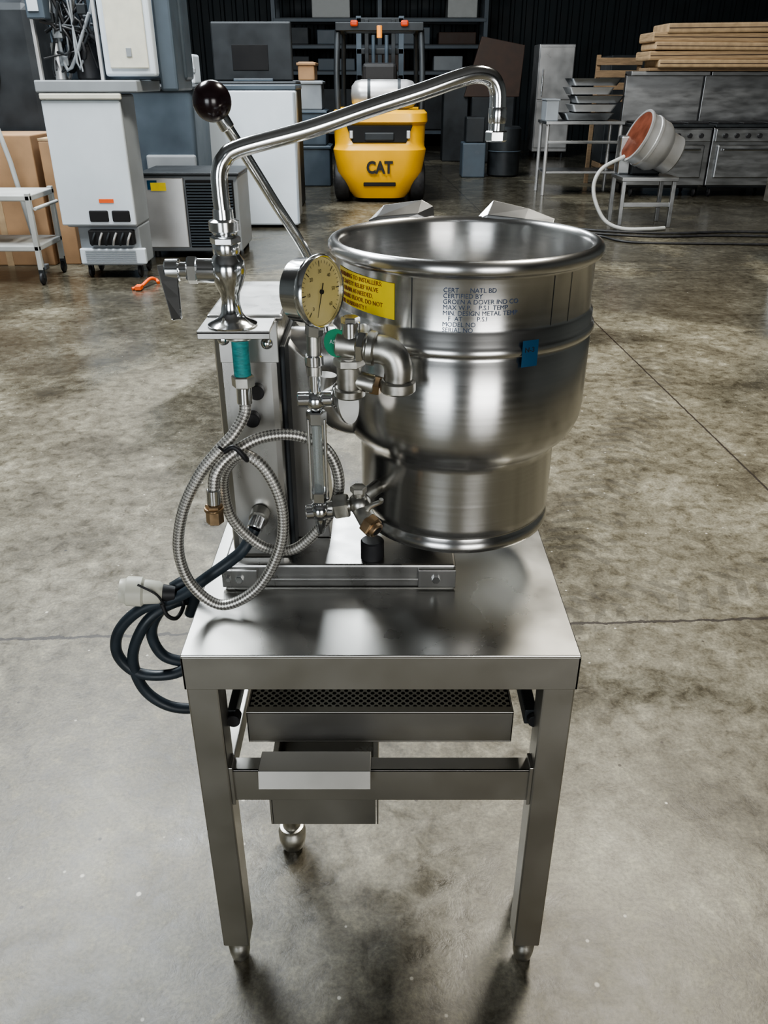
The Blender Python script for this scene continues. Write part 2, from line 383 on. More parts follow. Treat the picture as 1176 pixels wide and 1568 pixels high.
# lid hinge flaps on back rim
def flap(name,pts,mat=flap_s,th=.003):
    V=[Vector(p) for p in pts]; n=len(V)//3
    F=[]
    for r in range(2):
        F+=[(r*n+i,r*n+i+1,(r+1)*n+i+1,(r+1)*n+i) for i in range(n-1)]
    o=mk(name,V,F,mat,ku,False); s=o.modifiers.new('s','SOLIDIFY'); s.thickness=th; s.offset=0; bevel(o,.003,3); return o
flap('lid_flap_left',[(-.028,1.468,1.268),(-.014,1.474,1.272),(.056,1.486,1.274),(.082,1.490,1.270),
                      (-.026,1.476,1.284),(-.012,1.480,1.288),(.058,1.490,1.292),(.088,1.494,1.280),
                      (-.014,1.505,1.288),(.000,1.512,1.303),(.066,1.518,1.311),(.086,1.508,1.302)])
flap('lid_flap_right',[(.156,1.494,1.268),(.176,1.488,1.272),(.236,1.462,1.272),(.276,1.426,1.270),
                       (.158,1.496,1.280),(.180,1.490,1.290),(.240,1.464,1.287),(.282,1.430,1.280),
                       (.170,1.514,1.286),(.192,1.518,1.310),(.250,1.492,1.300),(.290,1.456,1.288)])
# base pan
box('base_pan',-.273,.122,1.178,1.43,ZT,.772,col_s,ku,.004)
box('base_bar',-.270,.118,1.172,1.180,.742,.748,col_s,ku,.001)
for i,x in enumerate((-.245,.088)):
    box('base_bolt_tab_%d'%i,x-.03,x+.03 if i==0 else x+.034,1.170,1.179,.732,.766,col_s,ku,.001)
    hexn('base_bolt_%d'%i,(x,1.171,.750),(x,1.163,.750),.007,chrome,ku)
hexn('base_bolt_2',(-.264,1.171,.750),(-.264,1.165,.750),.005,chrome,ku)
cyl('rubber_bumper',(-.020,1.205,.770),(-.020,1.205,.806),.020,black,ku)
box('kettle_pedestal',.04,.115,1.34,1.42,.770,.830,dark,ku,.01)
# control column
box('control_column',-.258,-.160,1.20,1.42,.770,1.185,col_s,ku,.012)
box('column_cap',-.262,-.150,1.198,1.425,1.182,1.192,col_s,ku,.004)
box('column_side_plate',-.160,-.152,1.215,1.41,.775,1.14,dark,ku,.003)
prism('gusset_plate',[(-.155,.773),(-.095,.773),(-.125,1.10),(-.155,1.13)],'y',1.27,1.40,col_s,ku,.002)
cyl('trunnion_housing',(-.16,1.33,1.09),(-.055,1.33,1.09),.048,col_s,ku,32)
tube('steam_elbow',[(-.088,1.20,1.10),(-.092,1.20,1.06),(-.082,1.21,1.03),(-.060,1.22,1.012),(-.03,1.235,1.005)],.016,stand_s,ku)
for i,(x,z) in enumerate(((-.195,1.075),(-.205,1.03))):
    cyl('control_button_%d'%i,(x,1.201,z),(x,1.185,z),.012,black,ku)
# faucet bracket
box('bracket_shelf',-.262,-.160,1.125,1.205,1.183,1.188,col_s,ku,.001)
box('bracket_lip',-.262,-.160,1.125,1.128,1.176,1.187,col_s,ku,.001)
box('bracket_plate',-.246,-.158,1.188,1.193,1.122,1.185,col_s,ku,.001)
for i,(x,z) in enumerate(((-.238,1.158),(-.174,1.152))):
    lathe('bracket_bolt_%d'%i,[(.009,0),(.008,.004),(.004,.007),(0,.008)],chrome,ku,(x,1.188,z),(0,-1,0))
# faucet
fx,fy=-.216,1.155
lathe('faucet_base',[(0,1.188),(.034,1.188),(.035,1.191),(.030,1.194),(.020,1.199),(.015,1.207),(.0125,1.222),(.014,1.234),(.019,1.244),(.0235,1.256),(.0255,1.266),(.0235,1.278),(.019,1.284),(.0175,1.287),(.0185,1.290),(.0185,1.300),(.0165,1.304),(.0155,1.310),(0,1.310)],chrome,ku,(fx,fy,0),seg=40)
hexn('faucet_nut_low',(fx,fy,1.300),(fx,fy,1.311),.021,chrome,ku)
lathe('faucet_collar',[(0,1.311),(.015,1.311),(.017,1.316),(.0205,1.318),(.0205,1.330),(.014,1.333),(.0135,1.345),(0,1.345)],chrome,ku,(fx,fy,0),seg=24)
cyl('valve_barrel',(fx,fy,1.264),(fx-.048,fy-.006,1.266),.0165,chrome,ku,28)
hexn('valve_nut',(fx-.040,fy-.006,1.266),(fx-.055,fy-.007,1.2665),.019,chrome,ku)
cyl('valve_stem',(fx-.053,fy-.007,1.2665),(fx-.074,fy-.009,1.267),.011,chrome,ku)
cyl('valve_hub',(fx-.064,fy-.009,1.267),(fx-.084,fy-.01,1.267),.0155,chrome,ku)
V=[]; 
for (t,w) in ((0,.013),(.3,.011),(.6,.009),(1,.006)):
    cx=fx-.080+.014*t; cy=fy-.016-.036*t; cz=1.276-.066*t
    V+=[(cx-w,cy-.004,cz),(cx+w,cy+.004,cz),(cx+w,cy+.009,cz-.002),(cx-w,cy+.001,cz-.002)]
F=[(0,1,2,3),(15,14,13,12)]
for i in range(3):
    for k in range(4): F.append((i*4+k,i*4+4+k,i*4+4+(k+1)%4,i*4+(k+1)%4))
bevel(mk('valve_lever',V,F,chrome,ku),.0015)
tube('spout',[(fx,fy,1.335),(fx-.001,fy,1.365),(fx,fy,1.390),(fx+.008,fy+.002,1.407),(fx+.028,fy+.006,1.419),(-.10,1.18,1.440),(-.02,1.20,1.464),(.05,1.215,1.484),(.095,1.225,1.498),(.122,1.232,1.504),(.143,1.238,1.500),(.153,1.24,1.486),(.155,1.24,1.465),(.155,1.24,1.435)],.0112,chrome,ku,seg=22,n=8)
lathe('spout_ferrule',[(.0114,0),(.0122,.002),(.0122,.018),(.0114,.02)],chrome,ku,(.155,1.24,1.445))
hexn('spout_tip',(.155,1.24,1.422),(.155,1.24,1.436),.0150,chrome,ku)
# supply below the bracket
cyl('supply_nipple',(-.207,1.150,1.112),(-.207,1.150,1.186),.0125,teal,ku)
cyl('supply_flange',(-.207,1.150,1.170),(-.207,1.150,1.185),.021,galv,ku)
hexn('supply_nut',(-.207,1.150,1.098),(-.207,1.150,1.116),.017,galv,ku)
cyl('supply_ferrule',(-.207,1.148,1.072),(-.2065,1.150,1.099),.0115,chrome,ku)
# tilt lever
tube('tilt_lever_rod',[(-.222,1.245,1.450),(-.165,1.275,1.345),(-.110,1.31,1.235),(-.095,1.32,1.12)],.0078,chrome,ku)
sphere('tilt_lever_ball',(-.2335,1.24,1.472),.0262,knobm,ku)
cyl('tilt_lever_ferrule',(-.226,1.243,1.457),(-.216,1.248,1.438),.010,chrome,ku)

# pressure gauge
gc=Vector((-.088,1.11,1.246)); gn=Vector((.83,-.55,.06)).normalized(); GS=.97
def gp(l): return [(r*GS,h) for r,h in l]
lathe('gauge_can',gp([(0,-.036),(.040,-.036),(.044,-.033),(.045,-.006),(.049,-.004),(.0505,0),(.0505,.004),(.048,.008),(.0465,.007),(.046,.003),(0,.003)]),chrome,ku,gc,gn,56)
lathe('gauge_dial',gp([(.0458,.0035),(0,.0036)]),cream,ku,gc,gn,48)
gu=(Vector((0,0,1))-gn*gn.z).normalized(); gr=gu.cross(gn).normalized()
def dial(name,x0,x1,w0,w1,ang,mat,h=.0042):
    a=math.radians(ang); d=gu*math.cos(a)+gr*math.sin(a); t=gu*-math.sin(a)+gr*math.cos(a); o=gc+gn*h; x0*=GS;x1*=GS
    return mk(name,[o+d*x0-t*w0,o+d*x0+t*w0,o+d*x1+t*w1,o+d*x1-t*w1],[(0,1,2,3)],mat,ku)
for i in range(31):
    a=-135+i*9; dial('tick_%d'%i,.034 if i%5==0 else .038,.042,.0006 if i%5==0 else .0003,.0006 if i%5==0 else .0003,a,ink)
dial('gauge_needle',-.012,.036,.0012,.0004,-158,ink,.0055)
lathe('gauge_hub',[(.003,.004),(.003,.007),(0,.0075)],ink,ku,gc,gn,16)
for i,k in enumerate(range(0,31,5)):
    a=math.radians(-135+k*9); o=gc+gn*.0045+(gu*math.cos(a)+gr*math.sin(a))*.027
    textmesh('gauge_num_%d'%i,str(k*2),.007,ink,ku,lambda c,o=o:o+gr*c.x+gu*(c.y-.0025),'CENTER',0)
# water column assembly
wx,wy=-.099,1.12
hexn('gauge_socket',(wx+.001,wy+.004,1.182),(wx+.003,wy+.002,1.204),.013,chrome,ku)
cyl('gauge_stem',(wx,wy,1.125),(wx+.001,wy+.004,1.19),.0105,galv,ku)
cyl('gauge_stem_collar',(wx,wy,1.140),(wx,wy,1.156),.0135,chrome,ku)
cyl('stem_low',(wx,wy,1.09),(wx,wy,1.13),.009,chrome,ku)
sphere('top_valve_body',(wx,wy,1.088),.017,chrome,ku)
cyl('top_valve_bonnet',(wx-.026,wy-.004,1.090),(wx+.024,wy,1.090),.0115,chrome,ku)
hexn('top_valve_gland',(wx,wy,1.052),(wx,wy,1.072),.015,chrome,ku)
cyl('top_valve_pipe',(wx+.01,wy,1.090),(wx+.045,wy+.06,1.092),.010,galv,ku)
lathe('top_valve_wheel',[(.0,-.002),(.017,-.002),(.019,0),(.017,.002),(0,.002)],chrome,ku,(wx+.03,wy-.006,1.098),(1,-.25,0),24)
cyl('sight_tube',(wx,wy,.935),(wx,wy,1.055),.0075,glassm,ku)
for i,(dx,dy) in enumerate(((-.012,-.004),(.012,-.004),(.0,.012))):
    cyl('guard_rod_%d'%i,(wx+dx,wy+dy,.93),(wx+dx,wy+dy,1.06),.0026,chrome,ku,10)
hexn('low_valve_gland',(wx,wy,.925),(wx,wy,.943),.015,chrome,ku)
sphere('low_valve_body',(wx,wy,.908),.017,chrome,ku)
cyl('low_valve_bonnet',(wx-.022,wy-.004,.906),(wx+.02,wy,.908),.0115,chrome,ku)
cyl('low_finial',(wx,wy,.868),(wx,wy,.895),.006,chrome,ku,r2=.009)
cyl('low_pipe',(wx+.012,wy,.912),(wx+.060,wy-.002,.920),.0100,galv,ku)
hexn('low_union',(wx+.022,wy,.913),(wx+.044,wy-.001,.917),.021,galv,ku)
cyl('low_pipe_to_kettle',(wx+.055,wy+.004,.920),(-.006,1.215,.905),.012,galv,ku)
sphere('low_tee',(wx+.062,wy-.002,.920),.018,galv,ku)
cyl('low_tee_neck',(wx+.062,wy-.002,.918),(wx+.060,wy-.002,.946),.010,galv,ku)
hexn('low_tee_cap',(wx+.060,wy-.002,.940),(wx+.060,wy-.002,.950),.013,galv,ku)
cyl('drain_cock_body',(wx+.062,wy-.004,.916),(-.020,1.088,.897),.0145,galv,ku)
hexn('drain_cock_nut',(-.026,1.094,.901),(-.015,1.084,.895),.018,brass,ku)
cyl('drain_cock_mouth',(-.018,1.087,.897),(-.010,1.080,.892),.0125,brass,ku); cyl('drain_cock_bore',(-.0115,1.0812,.893),(-.0095,1.0795,.8915),.008,vdark,ku)
tube('drain_cock_lever',[(-.028,1.100,.908),(-.022,1.098,.925),(-.006,1.092,.936),(-.004,1.090,.942)],[.0045,.0035],galv,ku)
tube('upper_feed_pipe',[(wx+.045,wy+.06,1.092),(-.045,1.20,1.095),(-.03,1.215,1.095)],.013,galv,ku)
# safety relief group
cyl('relief_pipe',(-.030,1.165,1.175),(-.035,1.095,1.178),.013,galv,ku)
cyl('relief_body',(-.064,1.092,1.180),(-.012,1.080,1.176),.0175,galv,ku,28)
hexn('relief_hex',(-.036,1.086,1.178),(-.024,1.083,1.177),.022,chrome,ku)
cyl('relief_bonnet',(-.045,1.088,1.178),(-.045,1.088,1.212),.013,chrome,ku)
hexn('relief_cap',(-.045,1.088,1.205),(-.045,1.088,1.218),.013,chrome,ku)
lathe('relief_tag',[(0,0),(.019,0),(.019,.003),(0,.003)],green,ku,(-.064,1.088,1.182),(-.45,-.85,.1),28)
textmesh('relief_tag_text','ASME',.008,white,ku,lambda c:Vector((-.0655,1.0845,1.181))+Vector((.884,-.467,0))*c.x+Vector((0,0,1))*c.y,'CENTER',0)
tube('relief_elbow',[(-.016,1.082,1.176),(.000,1.077,1.175),(.013,1.073,1.168),(.019,1.071,1.153),(.019,1.071,1.132)],.0195,galv,ku,20)
cyl('elbow_band_out',(.019,1.071,1.118),(.019,1.071,1.136),.0245,galv,ku,28)
cyl('elbow_band_in',(-.022,1.083,1.177),(-.010,1.080,1.176),.0235,galv,ku,28)
cyl('elbow_bore',(.019,1.071,1.1175),(.019,1.071,1.1195),.016,vdark,ku)
cyl('tee_vertical',(-.048,1.092,1.108),(-.048,1.090,1.165),.0175,galv,ku,28)
cyl('tee_band',(-.048,1.092,1.104),(-.048,1.092,1.118),.022,galv,ku,28)
hexn('tee_nut',(-.048,1.091,1.148),(-.048,1.091,1.162),.022,galv,ku)
cyl('tee_side',(-.048,1.092,1.130),(-.012,1.084,1.124),.0135,galv,ku)
hexn('tee_plug',(-.018,1.086,1.124),(-.004,1.082,1.122),.014,brass,ku)
lathe('relief_wheel_plate',[(0,-.0015),(.030,-.0015),(.030,.0015),(0,.0015)],stand_s,ku,(-.052,1.115,1.085),(.9,-.4,.25),32)
cyl('gland_nut',(-.205,1.201,.862),(-.207,1.178,.858),.016,galv,ku); cyl('gland_body',(-.206,1.183,.860),(-.212,1.165,.848),.013,chrome,ku)

# braided filler hose
ho=empty('braided_filler_hose',(-.2,1.12,.9))
pts=[(-.2065,1.148,1.080),(-.208,1.142,1.058),(-.224,1.128,1.032),(-.250,1.118,1.006),(-.278,1.112,.972),(-.309,1.108,.912),(-.323,1.105,.840),(-.307,1.103,.778),(-.262,1.100,.744),(-.203,1.102,.776),(-.163,1.106,.850),(-.157,1.110,.920),(-.178,1.114,.979),(-.210,1.120,1.002),
(-.240,1.132,.975),(-.250,1.140,.933),(-.240,1.145,.875),(-.196,1.150,.824),(-.143,1.150,.822),(-.088,1.147,.884),(-.070,1.145,.945),(-.088,1.145,.999),(-.134,1.142,1.024),(-.187,1.135,1.022),(-.232,1.122,.999),(-.253,1.112,.975),(-.259,1.108,.945)]
tube('braided_hose',pts,.0088,braid,ho,16,10,rep=(10,270))
cyl('end_ferrule',(-.259,1.108,.950),(-.260,1.107,.925),.0105,chrome,ho)
hexn('end_nut',(-.260,1.107,.925),(-.2605,1.106,.893),.0135,brass,ho)
cyl('end_collar',(-.2605,1.106,.915),(-.2605,1.106,.920),.015,brass,ho)
tube('cable_tie',[(-.236,1.108,1.012),(-.220,1.105,1.020),(-.205,1.108,1.000),(-.210,1.128,.992),(-.232,1.135,1.000),(-.238,1.118,1.012)],.004,black,ho)
tube('tie_tail',[(-.236,1.108,1.012),(-.243,1.103,1.022)],.002,black,ho)

# power cord
pc=empty('power_cord',(-.38,1.15,.6))
def cyc(nm,p): tube(nm,p,.0098,cordm,pc,14,8)
cyc('cord_a',[(-.212,1.165,.848),(-.228,1.150,.822),(-.250,1.150,.800),(-.292,1.148,.768),(-.345,1.15,.728),(-.412,1.15,.702),(-.458,1.15,.656),(-.468,1.15,.604),(-.436,1.15,.563),(-.372,1.15,.563),(-.335,1.17,.585),(-.325,1.2,.61),(-.33,1.23,.60)])
cyc('cord_b',[(-.325,1.26,.62),(-.33,1.23,.655),(-.345,1.18,.700),(-.385,1.16,.693),(-.418,1.15,.660),(-.443,1.15,.596),(-.434,1.15,.530),(-.397,1.15,.490),(-.350,1.155,.478),(-.325,1.18,.48),(-.322,1.21,.50)])
cyc('cord_c',[(-.325,1.20,.70),(-.355,1.175,.715),(-.392,1.165,.680),(-.408,1.165,.635),(-.392,1.165,.590),(-.350,1.17,.572),(-.325,1.19,.56)])
cyc('cord_d',[(-.360,1.165,.735),(-.335,1.17,.745),(-.325,1.175,.715),(-.34,1.18,.67)])
lathe('plug_body',[(0,0),(.014,0),(.019,.006),(.021,.03),(.025,.034),(.025,.058),(.021,.062),(.020,.07),(0,.07)],whited,pc,(-.372,1.15,.735),(-1,-.1,.12),28)
lathe('plug_boot',[(0,0),(.012,0),(.015,.02),(0,.02)],black,pc,(-.352,1.152,.732),(-1,-.1,.12))
tube('cord_tie',[(-.372,1.135,.722),(-.365,1.133,.700),(-.352,1.14,.69),(-.345,1.165,.70),(-.355,1.17,.725),(-.372,1.150,.727)],.0035,black,pc)
tube('cord_tie_tail',[(-.405,1.128,.765),(-.378,1.130,.745),(-.368,1.133,.722)],.002,black,pc)
UP=.035
for e in (st,tr,dr,ku,ho,pc): e.location.z+=UP

# ---------------------------------------------------------------- forklift
fk=empty('forklift',(-.06,12.5,0)); FX=-.06
def rrect(w,y0,y1,c,n=6):
    P=[]
    for cx,cy,a0 in ((w-c,y0+c,-90),(w-c*.3,y1-c*.3,0),(-w+c*.3,y1-c*.3,90),(-w+c,y0+c,180)):
        rr=c if cy<(y0+y1)/2 else c*.3
        for i in range(n+1):
            a=math.radians(a0+90*i/n); P.append((cx+rr*math.cos(a),cy+rr*math.sin(a)))
    return P
def loft(name,secs,mat,par,ox=0):
    V=[];F=[]
    for z,w,y0,y1,c in secs:
        R=rrect(w,y0,y1,c); n=len(R); V+=[(ox+x,y,z) for x,y in R]
    for s in range(len(secs)-1):
        for i in range(n): F.append((s*n+i,s*n+(i+1)%n,(s+1)*n+(i+1)%n,(s+1)*n+i))
    F.append(tuple(range(n-1,-1,-1))); F.append(tuple(range((len(secs)-1)*n,len(secs)*n)))
    return mk(name,V,F,mat,par,True,angle=40)
loft('counterweight',[(.06,.36,12.06,13.2,.2),(.20,.48,11.98,13.3,.25),(.40,.58,11.9,13.4,.26),(.68,.63,11.88,13.4,.26),(.72,.61,11.92,13.4,.26),(.76,.61,11.95,13.4,.26),(.98,.62,11.96,13.4,.26),(1.02,.645,11.9,13.4,.26),(1.12,.64,11.93,13.4,.26),(1.16,.60,12.0,13.35,.25)],yellow,fk,FX)
prism('grille_recess',[(FX-.44,.98),(FX-.36,.77),(FX+.36,.77),(FX+.44,.98)],'y',11.93,12.2,vdark,fk,.01)
box('recess_center',FX-.20,FX+.20,11.915,12.1,.79,.90,dark,fk,.02)
for i,xx in enumerate((-.40,.36)): box('tail_light_%d'%i,FX+xx,FX+xx+.05,11.91,12.0,.82,.92,tankm,fk,.01)
box('lower_slot',FX-.22,FX+.22,11.945,12.1,.225,.28,vdark,fk,.01)
textmesh('marking','CAT',.21,ink,fk,lambda c:(FX+c.x*.85,11.875-c.z,.40+c.y),'CENTER',.004,.008)
for sx in (-1,1):
    lathe('rear_wheel_%d'%sx,[(0,-.11),(.18,-.11),(.25,-.09),(.27,-.04),(.27,.04),(.25,.09),(.18,.11),(0,.11)],black,fk,(FX+sx*.52,12.32,.27),(1,0,0),32)
    lathe('drive_wheel_%d'%sx,[(0,-.12),(.22,-.12),(.31,-.1),(.33,-.05),(.33,.05),(.31,.1),(.22,.12),(0,.12)],black,fk,(FX+sx*.56,13.9,.33),(1,0,0),32)
    tube('guard_post_rear_%d'%sx,[(FX+sx*.56,12.25,1.1),(FX+sx*.57,12.35,1.6),(FX+sx*.55,12.5,2.10)],.04,dark,fk,8,3)
    tube('guard_post_front_%d'%sx,[(FX+sx*.55,13.9,.9),(FX+sx*.54,13.8,1.5),(FX+sx*.52,13.6,2.15)],.035,dark,fk,8,3)
    box('mast_rail_%d'%sx,FX+sx*.32-.04,FX+sx*.32+.04,14.2,14.35,.1,2.35,slate,fk,.005)
    box('mast_inner_%d'%sx,FX+sx*.20-.03,FX+sx*.20+.03,14.1,14.2,.1,2.30,dark,fk,.005)
    cyl('lift_cylinder_%d'%sx,(FX+sx*.10,14.15,.2),(FX+sx*.10,14.15,2.1),.03,slate,fk,12)
    box('guard_side_%d'%sx,FX+sx*.52-.04,FX+sx*.52+.04,12.45,13.7,2.08,2.17,dark,fk,.01)
    box('work_lamp_%d'%sx,FX+sx*.33-.05,FX+sx*.33+.05,12.38,12.46,2.13,2.2,redl,fk,.02)
    box('fork_%d'%sx,FX+sx*.25-.06,FX+sx*.25+.06,14.4,15.4,.06,.10,dark,fk,.005)
for i in range(5): box('guard_bar_%d'%i,FX-.52,FX+.52,12.5+i*.27,12.56+i*.27,2.10,2.15,dark,fk,.005)
box('guard_rear_beam',FX-.58,FX+.58,12.42,12.5,2.08,2.18,dark,fk,.01)
for i,z in enumerate((.6,1.1,1.5,1.85,2.25)): box('mast_cross_%d'%i,FX-.36,FX+.36,14.2,14.33,z,z+.08,dark,fk,.01)
box('truck_deck',FX-.55,FX+.55,13.2,14.2,.25,.75,dark,fk,.03)
cyl('beacon',(FX,12.42,2.0),(FX,12.42,2.14),.035,ambl,fk)
lathe('propane_tank',[(0,-.44),(.10,-.43),(.16,-.38),(.18,-.30),(.18,.30),(.16,.38),(.10,.43),(0,.44)],tankm,fk,(FX+.06,12.25,1.34),(1,0,0),28)
for x in (-.2,.2): lathe('tank_strap_%s'%x,[(.175,-.02),(.188,-.02),(.188,.02),(.175,.02)],dark,fk,(FX+.06+x,12.25,1.34),(1,0,0),28)
box('seat_back',FX-.24,FX+.24,12.8,12.95,1.16,1.72,black,fk,.05); box('seat_base',FX-.25,FX+.25,12.8,13.3,1.14,1.28,black,fk,.04)
tube('steering_column',[(FX,13.7,1.0),(FX,13.45,1.45)],.03,dark,fk); lathe('steering_wheel',[(.15,-.012),(.17,0),(.15,.012)],black,fk,(FX,13.43,1.48),(0,-.5,.86),24)

# ---------------------------------------------------------------- left background
def caster(par,x,y,z,r=.05,n=''):
    lathe('caster'+n,[(0,-.015),(r*.8,-.015),(r,-.008),(r,.008),(r*.8,.015),(0,.015)],black,par,(x,y,r),(1,0,0),20)
    box('caster_fork'+n,x-.022,x+.022,y-.015,y+.015,r,z,dark,par,.003)
uf=empty('undercounter_freezer_upended',(-2.38,7.4,0))
box('cabinet',-2.68,-2.08,7.22,7.62,.42,1.42,grayp,uf,.02)
box('white_door',-2.70,-2.08,7.18,7.22,.44,1.38,white,uf,.012)
box('door_trim',-2.70,-2.06,7.16,7.2,1.385,1.43,whited,uf,.01)
box('machinery_frame',-2.60,-2.08,7.25,7.6,.10,.42,grayp,uf,.01)
box('machinery_plate',-2.60,-2.04,7.2,7.25,.12,.25,white,uf,.01)
box('opening_a',-2.46,-2.30,7.17,7.21,.47,.56,vdark,uf,.01); box('opening_b',-2.27,-2.12,7.17,7.21,.47,.56,vdark,uf,.01)
box('opening_c',-2.50,-2.12,7.19,7.26,.28,.40,vdark,uf,.01)
box('sticker',-2.36,-2.24,7.176,7.18,.62,.65,orange,uf,0)
for i in range(6): tube('coil_%d'%i,[(-2.48+i*.06,7.19,.28),(-2.46+i*.06,7.17,.33),(-2.44+i*.06,7.19,.38)],.010,tankm if i%2 else dark,uf,8,3)
for i in range(7): box('louvre_%d'%i,-2.55,-2.12,7.19,7.2,.13+i*.016,.138+i*.016,grayp,uf,0)
for i,x in enumerate((-2.55,-2.12)): caster(uf,x,7.28,.12,.05,'_f%d'%i); caster(uf,x,7.55,.12,.05,'_b%d'%i)
im=empty('ice_machine_head',(-2.2,7.6,1.5))
box('base',-2.72,-1.92,7.16,7.9,1.435,1.52,grayp,im,.01)
box('back_shell',-2.70,-1.62,7.62,7.9,1.52,2.3,slate,im,.02)
box('white_door',-2.18,-1.78,7.25,7.36,1.545,2.35,white,im,.02)
box('door_inset',-2.13,-1.83,7.235,7.25,1.60,2.3,whited,im,.01)
box('door_notch',-1.99,-1.95,7.228,7.235,1.68,1.74,grayp,im,.002)
box('side_panel',-1.78,-1.64,7.34,7.9,1.44,2.3,slate,im,.02)
for i,x in enumerate((-2.70,-2.22)): box('frame_post_%d'%i,x,x+.025,7.25,7.29,1.52,2.3,tankm,im,.003)
box('control_box',-2.70,-2.56,7.2,7.35,1.93,2.2,slate,im,.01); box('control_label',-2.68,-2.60,7.192,7.2,1.98,2.06,white,im,0)
cyl('compressor',(-2.36,7.45,1.52),(-2.36,7.45,1.76),.10,black,im); sphere('compressor_dome',(-2.36,7.45,1.76),.10,black,im,sz=.6)
cyl('receiver',(-2.58,7.40,1.52),(-2.58,7.40,1.78),.045,tankm,im)
for i in range(7): box('parts_block_%d'%i,*(lambda x,y,z:(x,x+.07,y,y+.06,z,z+.07))(random.uniform(-2.64,-2.34),random.uniform(7.32,7.45),random.uniform(1.55,2.2)),random.choice((tankm,grayp,dark,slate)),im,.006)
for i in range(26):
    p=[Vector((random.uniform(-2.66,-2.24),random.uniform(7.28,7.55),random.uniform(1.55,2.25))) for _ in range(4)]
    tube('tubing_%d'%i,p,random.choice((.007,.010,.014)),random.choice((tankm,dark,black,grayp,black,slate)),im,8,5)
ib=empty('ice_storage_bin',(-2.2,9.4,0))
loft('bin_body',[(.06,.40,9.0,9.75,.05),(1.3,.42,8.98,9.75,.05),(1.42,.44,8.96,9.75,.06)],slate,ib,-2.3)
box('lower_white',-2.4,-1.9,8.94,9.0,.55,.85,grayp,ib,.02); box('bin_lid',-2.78,-1.82,8.94,9.76,1.42,1.48,dark,ib,.02)
box('lid_box',-2.06,-1.86,9.1,9.4,1.48,1.74,white,ib,.02); box('lid_box_trim',-2.07,-1.85,9.09,9.12,1.58,1.62,grayp,ib,.004)
ms=empty('ice_maker',(-1.75,8.4,0))
box('cabinet',-2.26,-1.36,8.12,8.78,.06,.74,grayp,ms,.015); box('front_panel',-2.25,-1.86,8.09,8.12,.10,.72,tankm,ms,.008)
box('grille_back',-1.84,-1.40,8.095,8.12,.10,.70,vdark,ms,.005)
for i in range(22): box('grille_slat_%d'%i,-1.83,-1.41,8.07,8.10,.12+i*.026,.129+i*.026,slate,ms,0)
box('lid',-2.28,-1.34,8.08,8.80,.735,.765,dark,ms,.012); box('sticker_blue',-2.19,-2.1,8.085,8.09,.62,.70,bluest,ms,0); box('sticker_yellow',-2.16,-2.02,8.083,8.088,.61,.68,ylabel,ms,0)
for i,x in enumerate((-2.2,-1.42)): cyl('foot_%d'%i,(x,8.2,0),(x,8.2,.07),.03,black,ms); cyl('footb_%d'%i,(x,8.72,0),(x,8.72,.07),.03,black,ms)
wp=empty('chest_freezer_upended',(-1.5,10.2,0))
prism('white_shell',[(-2.05,.03),(-.98,.03),(-.95,1.42),(-1.90,1.42),(-1.97,1.0),(-2.12,.85)],'y',9.9,10.0,white,wp,.02)
box('tank',-1.95,-1.0,10.0,10.6,.05,1.42,grayp,wp,.03); box('edge_strip',-.985,-.965,9.88,9.92,.05,1.4,grayp,wp,.005)
box('freezer_cap',-1.87,-.95,9.9,10.6,1.42,1.47,slate,wp,.01)
tv=empty('flat_television_box',(-1.7,11.7,0)); box('box_low',-2.3,-1.1,11.6,12.2,0,1.5,dark,tv,.02); box('screen',-2.15,-1.15,11.7,11.8,1.5,2.15,dark,tv,.02); box('screen_glass',-1.9,-1.45,11.69,11.7,1.62,1.9,vdark,tv,.01)
box('screen_stand',-1.9,-1.4,11.65,11.9,1.49,1.53,slate,tv,.01)
sc=empty('stacked_crates',(-1.1,14.3,0))
for i,(x0,x1,z0,z1,m) in enumerate([(-1.5,-.85,0,.6,slate),(-1.45,-.9,.6,1.1,slate),(-1.4,-.95,1.1,1.5,grayp),(-1.3,-1.05,1.5,1.75,card)]):
    box('crate_%d'%i,x0,x1,14,14.6,z0,z1,m,sc,.02); box('crate_rim_%d'%i,x0-.02,x1+.02,13.98,14.62,z1-.05,z1-.01,m,sc,.01)
# utility cart + cardboard boxes far left
ct=empty('utility_cart',(-3.1,7.2,0))
for i,z in enumerate((.27,.66)):
    box('shelf_%d'%i,-3.9,-2.84,6.95,7.5,z,z+.045,grayl,ct,.008)
for i,(x,y) in enumerate(((-3.88,6.97),(-2.86,6.97),(-3.88,7.47),(-2.86,7.47))):
    box('post_%d'%i,x-.02,x+.02,y-.02,y+.02,.12,.72,grayl,ct,.004); caster(ct,x,y,.14,.05,'_%d'%i)
cyl('push_handle',(-2.82,6.97,.60),(-2.82,7.47,.60),.014,grayl,ct)
bx=empty('cardboard_box',(-3.3,8.0,0))
box('box_low',-3.85,-3.04,7.75,8.35,.0,.62,card,bx,.01); box('box_top',-3.80,-3.06,7.75,8.35,.62,1.10,card,bx,.01); box('tape',-3.48,-3.42,7.745,7.75,0,1.1,cardd,bx,0)
b2=empty('cardboard_box',(-2.9,8.0,0)); box('box_b',-3.02,-2.82,7.8,8.2,0,1.05,card,b2,.01); box('box_flap',-3.02,-2.82,7.8,8.2,1.05,1.07,cardd,b2,.002)
oa=empty('dark_oven_shell',(-3.8,8.8,0)); box('shell',-4.6,-3.15,8.5,9.2,1.0,2.15,dark,oa,.08); box('shell_base',-4.5,-3.2,8.55,9.1,0,1.0,dark,oa,.02)
lathe('round_gasket',[(.28,-.01),(.33,0),(.28,.02)],slate,oa,(-3.85,8.48,1.6),(0,-1,0),32)
